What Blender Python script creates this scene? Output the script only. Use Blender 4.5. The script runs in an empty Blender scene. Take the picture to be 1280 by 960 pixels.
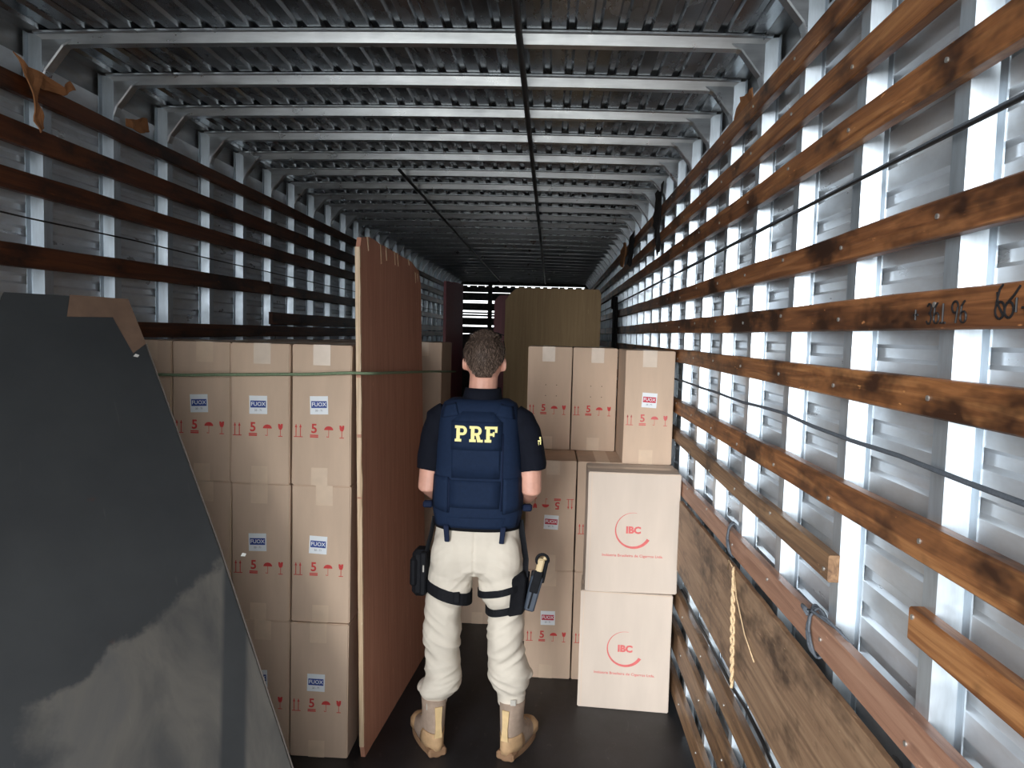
import bpy, bmesh, math, random
from math import sin, cos, pi, radians as R
from mathutils import Vector, Matrix, noise
random.seed(7)
scene = bpy.context.scene
C = scene.collection

# ---------------------------------------------------------------- camera
F_PX = 925.0
YAW, PITCH, ROLL = R(2.9845), R(3.8548), 0.027
fwd = Vector((-sin(YAW)*cos(PITCH), cos(YAW)*cos(PITCH), -sin(PITCH)))
right0 = Vector((cos(YAW), sin(YAW), 0))
down0 = fwd.cross(right0)
right = right0*cos(ROLL) - down0*sin(ROLL)
down = right0*sin(ROLL) + down0*cos(ROLL)
cam_d = bpy.data.cameras.new('camera')
cam_d.sensor_width = 36.0
cam_d.lens = F_PX/1280*36.0
cam_d.clip_start = 0.02
cam = bpy.data.objects.new('camera', cam_d)
C.objects.link(cam)
m = Matrix((right, -down, -fwd)).transposed().to_4x4()
m.translation = (0, 0, 1.78)
cam.matrix_world = m
scene.camera = cam

# ---------------------------------------------------------------- daylight
world = bpy.data.worlds.new('overcast_sky')
scene.world = world
world.use_nodes = True
bg = world.node_tree.nodes['Background']
bg.inputs[0].default_value = (0.93, 0.97, 1.0, 1)
bg.inputs[1].default_value = 2.4
sun_d = bpy.data.lights.new('hazy_sun', 'SUN')
sun_d.energy = 3.8
sun_d.angle = R(34)
sun_d.color = (.97, .99, 1.0)
sun = bpy.data.objects.new('hazy_sun', sun_d)
C.objects.link(sun)
sun.rotation_euler = Vector((.395, .919, -.18)).to_track_quat('-Z', 'Y').to_euler()
vs = scene.view_settings
vs.view_transform = 'Standard'
vs.look = 'None'
vs.gamma = 1
vs.use_curve_mapping = False
vs.exposure = 0.22

# ---------------------------------------------------------------- helpers
def lin(c):
    return tuple(((v/255)/12.92 if v/255 <= .04045 else ((v/255+.055)/1.055)**2.4) for v in c)

def new_mat(name):
    mt = bpy.data.materials.new(name)
    mt.use_nodes = True
    nt = mt.node_tree
    return mt, nt, nt.nodes['Principled BSDF']

def nz(nt, coord, scale, detail=4, rough=.55, sc=1.0, dist=0.0):
    mp = nt.nodes.new('ShaderNodeMapping')
    mp.inputs['Scale'].default_value = scale
    nt.links.new(coord, mp.inputs['Vector'])
    n = nt.nodes.new('ShaderNodeTexNoise')
    n.inputs['Scale'].default_value = sc
    n.inputs['Detail'].default_value = detail
    n.inputs['Roughness'].default_value = rough
    n.inputs['Distortion'].default_value = dist
    nt.links.new(mp.outputs[0], n.inputs['Vector'])
    return n.outputs['Fac']

def ramp(nt, fac, stops):
    r = nt.nodes.new('ShaderNodeValToRGB')
    e = r.color_ramp.elements
    while len(e) < len(stops):
        e.new(0.5)
    for i, (p, c) in enumerate(stops):
        e[i].position = p
        e[i].color = tuple(c)+(1,) if len(c) == 3 else c
    nt.links.new(fac, r.inputs[0])
    return r.outputs[0]

def mix(nt, fac, a, b, mode='MIX'):
    n = nt.nodes.new('ShaderNodeMix')
    n.data_type = 'RGBA'
    n.blend_type = mode
    for s, v in ((0, fac), (6, a), (7, b)):
        if hasattr(v, 'is_linked'):
            nt.links.new(v, n.inputs[s])
        elif s == 0:
            n.inputs[0].default_value = v
        else:
            n.inputs[s].default_value = tuple(v)+(1,)
    return n.outputs[2]

def coord_of(nt, rnd=True):
    tc = nt.nodes.new('ShaderNodeTexCoord')
    if not rnd:
        return tc.outputs['Object']
    oi = nt.nodes.new('ShaderNodeObjectInfo')
    ml = nt.nodes.new('ShaderNodeMath'); ml.operation = 'MULTIPLY'; ml.inputs[1].default_value = 37.0
    nt.links.new(oi.outputs['Random'], ml.inputs[0])
    ad = nt.nodes.new('ShaderNodeVectorMath'); ad.operation = 'ADD'
    nt.links.new(tc.outputs['Object'], ad.inputs[0])
    nt.links.new(ml.outputs[0], ad.inputs[1])
    return ad.outputs[0]

def bump(nt, bsdf, h, strength=.3, dist=.005):
    b = nt.nodes.new('ShaderNodeBump')
    b.inputs['Strength'].default_value = strength
    b.inputs['Distance'].default_value = dist
    nt.links.new(h, b.inputs['Height'])
    nt.links.new(b.outputs[0], bsdf.inputs['Normal'])

def simple(name, c, rough=.6, metal=0., var=.12, sc=(20, 20, 20), bmp=.0, bd=.003, rnd=True):
    """one tone with a little procedural mottling"""
    mt, nt, p = new_mat(name)
    c = lin(c)
    co = coord_of(nt, rnd)
    f = nz(nt, co, sc)
    p_in = ramp(nt, f, [(.3, tuple(v*(1-var) for v in c)), (.7, tuple(min(1, v*(1+var)) for v in c))])
    nt.links.new(p_in, p.inputs['Base Color'])
    p.inputs['Roughness'].default_value = rough
    p.inputs['Metallic'].default_value = metal
    if bmp:
        bump(nt, p, f, bmp, bd)
    return mt

def wood(name, light, mid, dark, axis=1, rough=.5, blot=.5):
    """long grain along an axis, with dark stained patches"""
    mt, nt, p = new_mat(name)
    co = coord_of(nt)
    s = [38, 38, 38]; s[axis] = 1.6
    g = nz(nt, co, s, 6, .6, 1, 1.2)
    c = ramp(nt, g, [(.28, lin(dark)), (.5, lin(mid)), (.72, lin(light))])
    s2 = [7, 7, 7]; s2[axis] = 3.2
    b = nz(nt, co, s2, 4, .65)
    bf = ramp(nt, b, [(blot, (0, 0, 0)), (blot+.16, (1, 1, 1))])
    c2 = mix(nt, bf, c, tuple(v*.42 for v in lin(dark)))
    s3 = [60, 60, 60]; s3[axis] = 14
    w = nz(nt, co, s3, 3, .7)
    wf = ramp(nt, w, [(.68, (0, 0, 0)), (.74, (.75, .75, .75))])
    c3 = mix(nt, wf, c2, lin(tuple(min(255, v*1.18) for v in light)))
    nt.links.new(c3, p.inputs['Base Color'])
    p.inputs['Roughness'].default_value = rough
    bump(nt, p, g, .35, .003)
    return mt

def metal_mat(name, c, rough=(.28, .5), metal=.85, dirt=None, streak=(3, 3, 3), bmp=.15):
    mt, nt, p = new_mat(name)
    co = coord_of(nt)
    f = nz(nt, co, streak, 5, .65)
    a = lin(c)
    col = ramp(nt, f, [(.3, tuple(v*.72 for v in a)), (.6, a), (.8, tuple(min(1, v*1.15) for v in a))])
    if dirt:
        d = nz(nt, co, (9, 2.2, 9), 5, .7)
        df = ramp(nt, d, [(.42, (0, 0, 0)), (.8, (.7, .7, .7))])
        col = mix(nt, df, col, lin(dirt))
    nt.links.new(col, p.inputs['Base Color'])
    p.inputs['Metallic'].default_value = metal
    r = nz(nt, co, (14, 5, 14), 4, .6)
    rr = ramp(nt, r, [(.3, (rough[0],)*3), (.7, (rough[1],)*3)])
    nt.links.new(rr, p.inputs['Roughness'])
    if bmp:
        bump(nt, p, nz(nt, co, (5, 3, 5), 0), bmp, .012)
    return mt

M = {}
M['sheet'] = metal_mat('dull_aluminium_sheet', (226, 233, 240), (.26, .38), .5, (190, 184, 176), (5, 2.5, 5), .6)
M['post'] = metal_mat('galvanised_post', (214, 226, 236), (.28, .45), .75, None, (20, 20, 3), .1)
M['roof'] = metal_mat('roof_sheet_metal', (172, 180, 188), (.18, .34), .95, (120, 124, 128), (5, 5, 5), .45)
M['beam'] = metal_mat('roof_beam_metal', (222, 228, 234), (.25, .42), .9, None, (3, 20, 20), .1)
M['rail'] = metal_mat('side_rail_metal', (150, 154, 158), (.3, .5), .8, (120, 105, 90), (6, 3, 6), .3)
M['slat'] = wood('varnished_slat', (190, 136, 86), (146, 95, 56), (88, 52, 30), blot=.48)
M['slat_deep'] = wood('dark_stained_slat', (170, 116, 74), (128, 82, 50), (78, 47, 30), blot=.46)
M['slat_left'] = wood('deep_brown_slat', (112, 66, 36), (86, 46, 24), (54, 28, 16), blot=.5)
M['slat_red'] = wood('reddish_slat', (184, 144, 120), (164, 122, 100), (130, 92, 74), blot=.62)
M['slat_grey'] = wood('weathered_slat', (165, 132, 98), (132, 100, 72), (84, 62, 46), blot=.55)
M['slat_end'] = wood('dusty_end_plank', (96, 90, 84), (70, 64, 60), (40, 36, 34))
M['ply'] = wood('stained_plywood', (168, 138, 110), (148, 118, 92), (118, 92, 72), blot=.50, rough=.55)
M['board_red'] = wood('red_brown_board', (198, 146, 122), (188, 134, 111), (172, 118, 97), axis=2, blot=.66, rough=.65)
M['board_maroon'] = wood('maroon_board', (134, 58, 68), (124, 50, 60), (114, 46, 54), axis=2, blot=.7)
M['board_tan'] = wood('olive_tan_board', (164, 137, 98), (155, 128, 91), (145, 119, 84), axis=2, blot=.68, rough=.7)
M['raw_edge'] = wood('raw_splintered_edge', (238, 216, 190), (214, 186, 152), (172, 138, 104), axis=2, blot=.7)
M['carton'] = simple('kraft_cardboard', (208, 182, 159), .8, 0, .06, (14, 14, 3), .12, .002)
M['carton_pale'] = simple('pale_kraft_cardboard', (208, 193, 179), .75, 0, .04, (14, 14, 3), .1, .002)
M['tape'] = simple('packing_tape', (222, 204, 186), .3, 0, .05)
M['tape_dull'] = simple('dull_packing_tape', (218, 193, 168), .35, 0, .05)
M['red_print'] = simple('red_print', (206, 66, 64), .7, 0, .1, (60, 60, 60))
M['faded_print'] = simple('faded_red_print', (214, 108, 106), .7, 0, .1, (60, 60, 60))
M['label'] = simple('white_label_paper', (238, 242, 246), .5, 0, .02)
M['blue_ink'] = simple('blue_label_ink', (48, 74, 150), .5, 0, .08)
M['red_ink'] = simple('red_label_ink', (196, 40, 66), .5, 0, .08)
M['black'] = simple('black_rubber', (24, 24, 26), .5, 0, .2)
M['ink'] = simple('black_marker_ink', (22, 20, 22), .6, 0, .1)
M['twine_green'] = simple('green_twine', (122, 142, 112), .8, 0, .2, (200, 200, 200))
M['twine_tan'] = simple('tan_twine', (206, 178, 140), .85, 0, .2, (200, 200, 200))
M['cord_grey'] = simple('grey_cord', (84, 90, 98), .7, 0, .2, (200, 200, 200))
M['paper'] = simple('torn_brown_paper', (168, 116, 76), .85, 0, .2, (12, 12, 12), .4, .01)
M['darkcloth'] = simple('dark_strap_cloth', (34, 31, 31), .85, 0, .3, (20, 20, 20), .3, .01)
M['screw'] = simple('screw_steel', (190, 190, 186), .35, .8, .1)
M['ground'] = simple('concrete_yard', (168, 164, 156), .9, 0, .12, (2, 2, 2))

# floor: black rubbed sheet with dust scuffs
def floor_mat():
    mt, nt, p = new_mat('black_floor_covering')
    co = coord_of(nt, False)
    a = nz(nt, co, (5, 3, 5), 6, .65)
    c = ramp(nt, a, [(.35, lin((26, 26, 29))), (.7, lin((46, 46, 50)))])
    d = nz(nt, co, (26, 9, 26), 6, .75, 1, 1.5)
    df = ramp(nt, d, [(.62, (0, 0, 0)), (.78, (.45, .45, .45))])
    nt.links.new(mix(nt, df, c, lin((128, 122, 114))), p.inputs['Base Color'])
    p.inputs['Roughness'].default_value = .5
    bump(nt, p, d, .2, .003)
    return mt
M['floor'] = floor_mat()

class MB:
    def __init__(s):
        s.v = []; s.f = []
    def add(s, vs_, fs_):
        o = len(s.v)
        s.v += [tuple(v) for v in vs_]
        s.f += [tuple(i+o for i in f) for f in fs_]
        return s
    def box(s, x0, x1, y0, y1, z0, z1):
        return s.add([(x0, y0, z0), (x1, y0, z0), (x1, y1, z0), (x0, y1, z0), (x0, y0, z1), (x1, y0, z1), (x1, y1, z1), (x0, y1, z1)],
                     [(3, 2, 1, 0), (4, 5, 6, 7), (0, 1, 5, 4), (1, 2, 6, 5), (2, 3, 7, 6), (3, 0, 4, 7)])
    def prism(s, poly, off):
        """poly: list of 3-D points, extruded by the vector off"""
        n = len(poly); off = Vector(off)
        a = [Vector(p) for p in poly]; b = [p+off for p in a]
        return s.add(a+b, [tuple(range(n))[::-1], tuple(range(n, 2*n))] + [(i, (i+1) % n, n+(i+1) % n, n+i) for i in range(n)])
    def tube(s, pts, r, n=8, cap=True):
        pts = [Vector(p) for p in pts]
        k = len(pts)
        rr = r if isinstance(r, (list, tuple)) else [r]*k
        up = Vector((0, 0, 1)); vs_ = []; prev = None
        for i, p in enumerate(pts):
            t = (pts[min(i+1, k-1)]-pts[max(i-1, 0)]).normalized()
            if prev is None:
                a = t.cross(up)
                if a.length < .2: a = t.cross(Vector((1, 0, 0)))
            else:
                a = prev - t*prev.dot(t)
            a.normalize(); prev = a
            b = t.cross(a)
            r_ = rr[i]
            rx, ry = r_ if isinstance(r_, tuple) else (r_, r_)
            vs_ += [p + a*cos(2*pi*j/n)*rx + b*sin(2*pi*j/n)*ry for j in range(n)]
        fs_ = [(i*n+j, i*n+(j+1) % n, (i+1)*n+(j+1) % n, (i+1)*n+j) for i in range(k-1) for j in range(n)]
        if cap:
            fs_ += [tuple(range(n))[::-1], tuple(range((k-1)*n, k*n))]
        return s.add(vs_, fs_)
    def rings(s, rings, cap=True):
        n = len(rings[0]); k = len(rings); vs_ = [p for r in rings for p in r]
        fs_ = [(i*n+j, i*n+(j+1) % n, (i+1)*n+(j+1) % n, (i+1)*n+j) for i in range(k-1) for j in range(n)]
        if cap:
            fs_ += [tuple(range(n))[::-1], tuple(range((k-1)*n, k*n))]
        return s.add(vs_, fs_)
    def ell(s, c, r, nu=20, nv=12, rot=None):
        vs_ = []; fs_ = []
        for i in range(nv+1):
            th = pi*i/nv
            for j in range(nu):
                ph = 2*pi*j/nu
                p = Vector((r[0]*sin(th)*cos(ph), r[1]*sin(th)*sin(ph), r[2]*cos(th)))
                if rot: p = rot @ p
                vs_.append(p+Vector(c))
        for i in range(nv):
            for j in range(nu):
                fs_.append((i*nu+j, (i+1)*nu+j, (i+1)*nu+(j+1) % nu, i*nu+(j+1) % nu))
        return s.add(vs_, fs_)
    def mesh(s, name, mat=None, smooth=False, bev=0, fix=False, merge=False):
        me = bpy.data.meshes.new(name)
        me.from_pydata(s.v, [], s.f)
        if bev or fix or merge:
            bm = bmesh.new(); bm.from_mesh(me)
            if merge:
                bmesh.ops.remove_doubles(bm, verts=bm.verts, dist=1e-6)
            if fix or merge:
                bmesh.ops.recalc_face_normals(bm, faces=bm.faces)
            if bev:
                ed = [e for e in bm.edges if len(e.link_faces) == 2 and e.calc_face_angle(0) > .5]
                bmesh.ops.bevel(bm, geom=ed, offset=bev, segments=1, affect='EDGES', clamp_overlap=True)
            bm.to_mesh(me); bm.free()
        if mat: me.materials.append(mat)
        if smooth:
            me.polygons.foreach_set('use_smooth', [True]*len(me.polygons))
        me.update()
        return me
    def build(s, name, mat, parent=None, loc=None, **k):
        return ob(name, s.mesh(name, mat, **k), parent, loc)

def ob(name, data, parent=None, loc=None, rot=None, scl=None):
    o = bpy.data.objects.new(name, data)
    C.objects.link(o)
    if parent: o.parent = parent
    if loc: o.location = loc
    if rot: o.rotation_euler = rot
    if scl: o.scale = scl
    return o

def tag(o, label, cat, group=None, kind=None):
    o['label'] = label; o['category'] = cat
    if group: o['group'] = group
    if kind: o['kind'] = kind
    return o

def struct(o, label, cat):
    return tag(o, label, cat, None, 'structure')

def text_mb(txt, size, bold=0.0):
    """flat text outline in the x-z plane, centred, facing -y"""
    cu = bpy.data.curves.new('t', 'FONT')
    cu.body = txt; cu.size = size; cu.align_x = 'CENTER'; cu.align_y = 'CENTER'; cu.offset = bold
    cu.resolution_u = 3
    o = bpy.data.objects.new('t', cu); C.objects.link(o)
    bpy.context.view_layer.update()
    me = o.evaluated_get(bpy.context.evaluated_depsgraph_get()).to_mesh()
    mb = MB().add([(v.co.x, 0, v.co.y) for v in me.vertices], [tuple(p.vertices) for p in me.polygons])
    bpy.data.objects.remove(o); bpy.data.curves.remove(cu)
    return mb

# ================================================================ THE TRAILER
Y0, Y1 = -0.40, 13.70            # open rear end, closed far end
PITCHF = 0.41
FR = [2.50+PITCHF*k for k in range(-6, 28)]
FR = [y for y in FR if Y0+.1 < y < Y1-.05]
XR, XL = 0.695, -1.790           # sheet planes
PR, PL = 0.655, -1.750           # inner faces of the posts
SR, SL = 0.630, -1.725           # inner faces of the slats
ZB, ZS = 2.715, 2.753            # underside of roof beams, roof sheet

fl = MB().box(XL-.03, XR+.03, Y0, Y1, -.06, 0).build('floor', M['floor'])
struct(fl, 'black dusty floor covering of the cargo trailer', 'floor')
gr = MB().box(-40, 40, -40, 50, -1.30, -1.25).build('ground', M['ground'])
struct(gr, 'grey concrete yard outside the trailer', 'ground')

# corrugated wall panel: ribs run along y, profile in z
def rib_profile(z0, z1, pitch=.08, d=.011):
    pts = []; z = z0
    while z < z1-pitch:
        pts += [(z, 0), (z+pitch*.55, 0), (z+pitch*.65, d), (z+pitch*.9, d)]
        z += pitch
    pts.append((z1, 0))
    return pts

def wall(side):
    sx = 1 if side == 'right' else -1
    X, P = (XR, PR) if sx > 0 else (XL, PL)
    root = MB().box(min(X, X+sx*.03)+sx*.012, max(X, X+sx*.03)+sx*.012, Y0, Y1, 0, .14)
    root.box(min(X, X+sx*.03)+sx*.012, max(X, X+sx*.03)+sx*.012, Y0, Y1, 2.62, 2.80)
    w = root.build('wall_'+side, M['rail'])
    struct(w, 'ribbed metal %s side wall of the trailer with posts and wooden slats' % side, 'wall')
    pr = rib_profile(.1, 2.66)
    mb = MB()
    a = [(X+sx*d, -PITCHF/2, z) for z, d in pr]; b = [(X+sx*d, PITCHF/2, z) for z, d in pr]
    n = len(pr)
    mb.add(a+b, [(i, i+1, n+i+1, n+i) if sx > 0 else (n+i, n+i+1, i+1, i) for i in range(n-1)])
    ms = mb.mesh('panel', M['sheet'])
    # outer skin keeps the panel from being paper thin
    ys = [FR[0]-PITCHF]+FR
    for y in ys:
        o = ob('panel', ms, w, (0, y+PITCHF/2, 0))
    # hat-section post
    q = [(X-sx*.002, -.056), (X-sx*.002, -.034), (P, -.023), (P, .023), (X-sx*.002, .034), (X-sx*.002, .056),
         (X+sx*.001, .056), (X+sx*.001, -.056)]
    mp = MB().prism([(x, y, .02) for x, y in q], (0, 0, 2.725)).mesh('post', M['post'], fix=True)
    for y in FR:
        ob('post', mp, w, (0, y, 0))
    return w
wr = wall('right'); wl = wall('left')

def slat(parent, sx, z0, z1, y0, y1, mat, tilt=0.0, th=.025, dx=0, jag=0.0):
    """one plank with slightly wavy edges running along the wall"""
    face = (SR if sx > 0 else SL) - sx*dx
    n = max(3, int((y1-y0)/.30))
    mb = MB(); rings = []
    for i in range(n+1):
        y = y0+(y1-y0)*i/n
        wz = .004*noise.noise(Vector((y*1.3, z0*9, sx*3))) + tilt*(y-2.0)
        e0 = .003*noise.noise(Vector((y*4, z0*5, 11))) ; e1 = .003*noise.noise(Vector((y*4, z0*5, 23)))
        if jag and i in (0, n): wz += jag
        a, b = z0+wz+e0, z1+wz+e1
        xx = face, face+sx*th
        rings.append([(xx[0], y, a+.003), (xx[0], y, b-.003), (xx[0]+sx*.003, y, b), (xx[1], y, b), (xx[1], y, a), (xx[0]+sx*.003, y, a)])
    mb.rings(rings)
    me = mb.mesh('slat', mat, fix=True)
    o = ob('slat', me, parent)
    return o

def screws(parent, sx, z, ylist):
    face = SR if sx > 0 else SL
    ms = MB().tube([(face-sx*.003, 0, 0), (face+sx*.004, 0, 0)], .0048, 8).mesh('screw', M['screw'])
    for y in ylist:
        ob('screw', ms, parent, (0, y+random.uniform(-.008, .008), z+random.uniform(-.015, .015)))

near = [y for y in FR if .8 < y < 4.6]
for z0, z1, y0, y1, mt, tilt in [
        (2.508, 2.572, Y0, Y1-.05, 'slat', .001), (2.354, 2.418, Y0, Y1-.05, 'slat', 0), (2.206, 2.272, Y0, Y1-.05, 'slat', 0),
        (1.958, 2.022, Y0, Y1-.05, 'slat_deep', 0.003), (1.806, 1.872, Y0, Y1-.05, 'slat_deep', .001), (1.660, 1.725, Y0, Y1-.05, 'slat', 0),
        (1.412, 1.480, Y0, Y1-.05, 'slat', -.003), (1.250, 1.312, 1.655, Y1-.05, 'slat_grey', .008),
        (1.272, 1.332, Y0, 1.285, 'slat', 0), (1.062, 1.135, Y0, Y1-.05, 'slat_red', -.015),
        (.485, .572, Y0, 3.9, 'slat_grey', 0), (.270, .392, Y0, 3.9, 'slat_grey', 0), (.06, .16, Y0, 6, 'slat_grey', 0)]:
    s = slat(wr, 1, z0, z1, y0, y1, M[mt], tilt)
    screws(s, 1, (z0+z1)/2, [y for y in near if y0 < y < y1])
for z0, z1, y0, y1, mt, tilt in [
        (2.506, 2.566, Y0, Y1-.05, 'slat_left', 0), (2.346, 2.420, Y0, Y1-.05, 'slat_left', 0), (2.196, 2.264, Y0, Y1-.05, 'slat_left', .002),
        (1.952, 2.026, Y0, 4.45, 'slat_left', .012), (1.985, 2.05, 4.5, Y1-.05, 'slat_left', 0), (1.802, 1.878, 4.5, Y1-.05, 'slat_left', 0),
        (1.725, 1.79, Y0, Y1-.05, 'slat_left', 0)]:
    s = slat(wl, -1, z0, z1, y0, y1, M[mt], tilt)

# ---------------------------------------------------------------- ceiling
def arch(x):
    t = (x-(XL+XR)/2)/((XR-XL)/2)
    return .014*(1-t*t)
ceil_ = MB().box(XL-.03, XL+.045, Y0, Y1, ZS, ZS+.03).box(XR-.045, XR+.03, Y0, Y1, ZS, ZS+.03).build('ceiling', M['rail'])
struct(ceil_, 'ribbed metal trailer roof carried by closely spaced cross beams', 'ceiling')
pr = []
x = XL
while x < XR-.07:
    pr += [(x, 0), (x+.046, 0), (x+.054, .011), (x+.072, .011)]
    x += .08
pr.append((XR, 0))
mb = MB(); n = len(pr)
a = [(x, -PITCHF/2, ZS+arch(x)+d) for x, d in pr]; b = [(x, PITCHF/2, ZS+arch(x)+d) for x, d in pr]
mb.add(a+b, [(i, n+i, n+i+1, i+1) for i in range(n-1)])
rm = mb.mesh('roof_panel', M['roof'])
for y in [FR[0]-PITCHF]+FR:
    ob('roof_panel', rm, ceil_, (0, y+PITCHF/2, 0))
rings = []
for i in range(13):
    x = XL+.02+(XR-XL-.04)*i/12
    z = arch(x)-.002
    rings.append([(x, -.040, ZS+z), (x, -.040, ZS-.006+z), (x, -.028, ZS-.008+z), (x, -.016, ZB+z), (x, .020, ZB+z), (x, .026, ZS-.008+z), (x, .040, ZS-.006+z), (x, .040, ZS+z)])
bmesh_ = MB().rings(rings).mesh('roof_beam', M['beam'], fix=True)
def gusset(sx):
    P = PR if sx > 0 else PL
    e = P+sx*.02
    poly = [(e, -.022, ZB+.03), (e, -.022, ZB-.13), (P, -.022, ZB-.12), (P-sx*.012, -.022, ZB-.085), (P-sx*.075, -.022, ZB-.005), (P-sx*.11, -.022, ZB+.012), (P-sx*.11, -.022, ZB+.03)]
    return MB().prism(poly, (0, .044, 0)).mesh('gusset', M['beam'], fix=True, bev=.004)
gR, gL = gusset(1), gusset(-1)
for y in FR:
    b = ob('roof_beam', bmesh_, ceil_, (0, y, 0))
    ob('gusset', gR, b); ob('gusset', gL, b)

# ---------------------------------------------------------------- far end wall: planks with daylight gaps
we = MB().box(XL-.03, XL+.12, Y1, Y1+.05, 0, 2.8).box(XR-.12, XR+.03, Y1, Y1+.05, 0, 2.8).box(-1.20, -1.12, Y1-.03, Y1, 0, 2.75).build('wall_end', M['slat_end'])
struct(we, 'dark plank wall with daylight gaps at the far end of the trailer', 'wall')
edges = [(0, 1.760), (1.772, 1.90), (1.93, 2.065), (2.09, 2.125), (2.14, 2.17), (2.20, 2.335), (2.35, 2.362), (2.385, 2.525), (2.537, 2.635), (2.668, 2.80)]
for z0, z1 in edges:
    MB().box(XL+.02, XR-.02, Y1+.005, Y1+.04, z0, z1).build('plank', M['slat_end'], we)
for i in range(16):
    x = XL+.1+i*.15
    MB().box(x, x+.07+.07*random.random(), Y1+.006, Y1+.039, 2.625, 2.660).build('tooth', M['slat_end'], we)

# ================================================================ CABLES, CORDS, SCRAPS
def wavy(p0, p1, n, sag=0, w=.004, seed=0):
    p0, p1 = Vector(p0), Vector(p1)
    out = []
    for i in range(n+1):
        t = i/n
        p = p0.lerp(p1, t)
        p.z -= sag*4*t*(1-t)
        p.z += w*noise.noise(Vector((t*n*.4, seed, 0))); p.x += w*.4*noise.noise(Vector((t*n*.4, seed, 7)))
        out.append(p)
    return out
def cable(name, pts, r, mat, label, cat='cable', flat=None):
    return tag(MB().tube(pts, r, 8).build(name, mat, smooth=True), label, cat)
cable('roof_cable', wavy((-.125, Y0, ZB-.012), (-.15, 13.4, ZB-.012), 60, 0, .004, 1), .0115, M['black'], 'thick black cable strung under the middle of the roof beams')
cable('ceiling_wire', wavy((-.91, 4.3, ZB-.006), (-.95, 13.2, ZB-.006), 40, 0, .004, 2), .009, M['black'], 'thin black cord under the left half of the far roof beams')
cable('wall_cable', wavy((SR+.012, Y0, 2.135), (SR+.012, 13.0, 2.10), 40, 0, .004, 3), .0035, M['cord_grey'], 'dark cable along the right wall between the third and fourth slats', )
cable('wall_cable', wavy((SR+.006, Y0, 2.128), (SR+.006, 13.0, 2.088), 40, 0, .004, 4), .0035, M['black'], 'thin black wire running just beneath the upper cable on the right wall')
cable('wall_cable', wavy((SR+.012, Y0, 1.575), (SR+.012, 13.0, 1.578), 60, 0, .016, 5), .0048, M['cord_grey'], 'sagging dark cable on the right wall below the sixth slat')
cable('wall_cable', wavy((SR+.014, Y0, .64), (SR+.014, 3.45, .60), 20, 0, .02, 6), .006, M['black'], 'black cable low on the right wall beneath the plywood sheet')
cable('wall_wire', wavy((SL-.014, Y0, 2.13), (SL-.014, 12, 2.10), 40, .0, .006, 8), .003, M['black'], 'thin black wire along the left wall between two slats')

def tie(yc, zc, h, mat, name, label, tail=False, braid=False):
    mb = MB(); x = SR-.006
    k = 3 if not braid else 2
    for j in range(k):
        pts = []
        for i in range(25):
            t = i/24*2*pi
            pts.append((SR+.010-cos(t)*(.020), yc+.010*sin(t*2+j*2)+.006*j+.01*(sin(t)), zc+sin(t)*h))
        mb.tube(pts, .0035, 6)
    if tail:
        mb.tube([(x-.004, yc, zc+h*.9), (x-.010, yc-.03, zc+h*.9+.012), (x+.03, yc-.09, zc+h*.75), (x+.035, yc-.13, zc+h*.5)], .0035, 6)
        mb.tube([(x-.010, yc-.01, zc+h*.95), (x-.018, yc+.015, zc+h*1.08), (x-.012, yc+.03, zc+h*.9), (x-.012, yc-.005, zc+h*.8)], .004, 6)
        mb.tube([(x-.012, yc-.005, zc+h), (x+.01, yc-.06, zc+h*1.05), (x+.035, yc-.15, zc+h*.62)], .003, 6)
    return tag(mb.build(name, mat, smooth=True), label, 'cord')
tie(1.72, 1.105, .055, M['cord_grey'], 'tie_cord', 'knotted grey cord tied round the reddish slat near the post', True)
tie(2.52, 1.10, .055, M['cord_grey'], 'tie_cord', 'grey cord looped round the reddish slat above the tan twine')
mb = MB()
for j in range(2):
    mb.tube([(.606+.004*sin(i*1.3+j*pi), 2.37+.008*sin(i*1.1+j*pi)-.0015*i, 1.052-.375*i/30) for i in range(31)], .005, 6)
mb.tube([(.606, 2.36, 1.04), (.600, 2.30, .98), (.604, 2.20, .90), (.607, 2.10, .86)], .002, 6)
mb.tube([(.606, 2.37, 1.045), (.602, 2.42, 1.06), (.607, 2.45, 1.02)], .002, 6)
tag(mb.build('twine', M['twine_tan'], smooth=True), 'frayed tan twine hanging down the stained plywood on the right wall', 'twine')

# handwriting on the slat at eye height
def handwriting(strokes, name, parent=None, r=.0022):
    mb = MB()
    for st in strokes:
        mb.tube([(SR-.0012, y, z) for y, z in st], [(.0012, r)]*len(st), 6)
    return mb
def circ(y, z, ry, rz, a0, a1, n=14):
    return [(y-ry*cos(R(a0+(a1-a0)*i/n)), z+rz*sin(R(a0+(a1-a0)*i/n))) for i in range(n+1)]
six = lambda y, z, s: circ(y, z, .011*s, .012*s, 150, -210)+[(y+.009*s, z+.012*s), (y+.003*s, z+.03*s), (y-.004*s, z+.036*s)]
hw = [six(1.083, 1.832, 1.0), [(1.092, 1.858), (1.088, 1.840), (1.075, 1.825)], circ(1.062, 1.832, .010, .011, 0, 360), [(1.066, 1.842), (1.052, 1.852), (1.040, 1.864)],
      [(1.046, 1.848), (1.046, 1.828)], [(1.034, 1.834), (1.016, 1.834)], [(1.025, 1.840), (1.025, 1.826)]]
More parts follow.
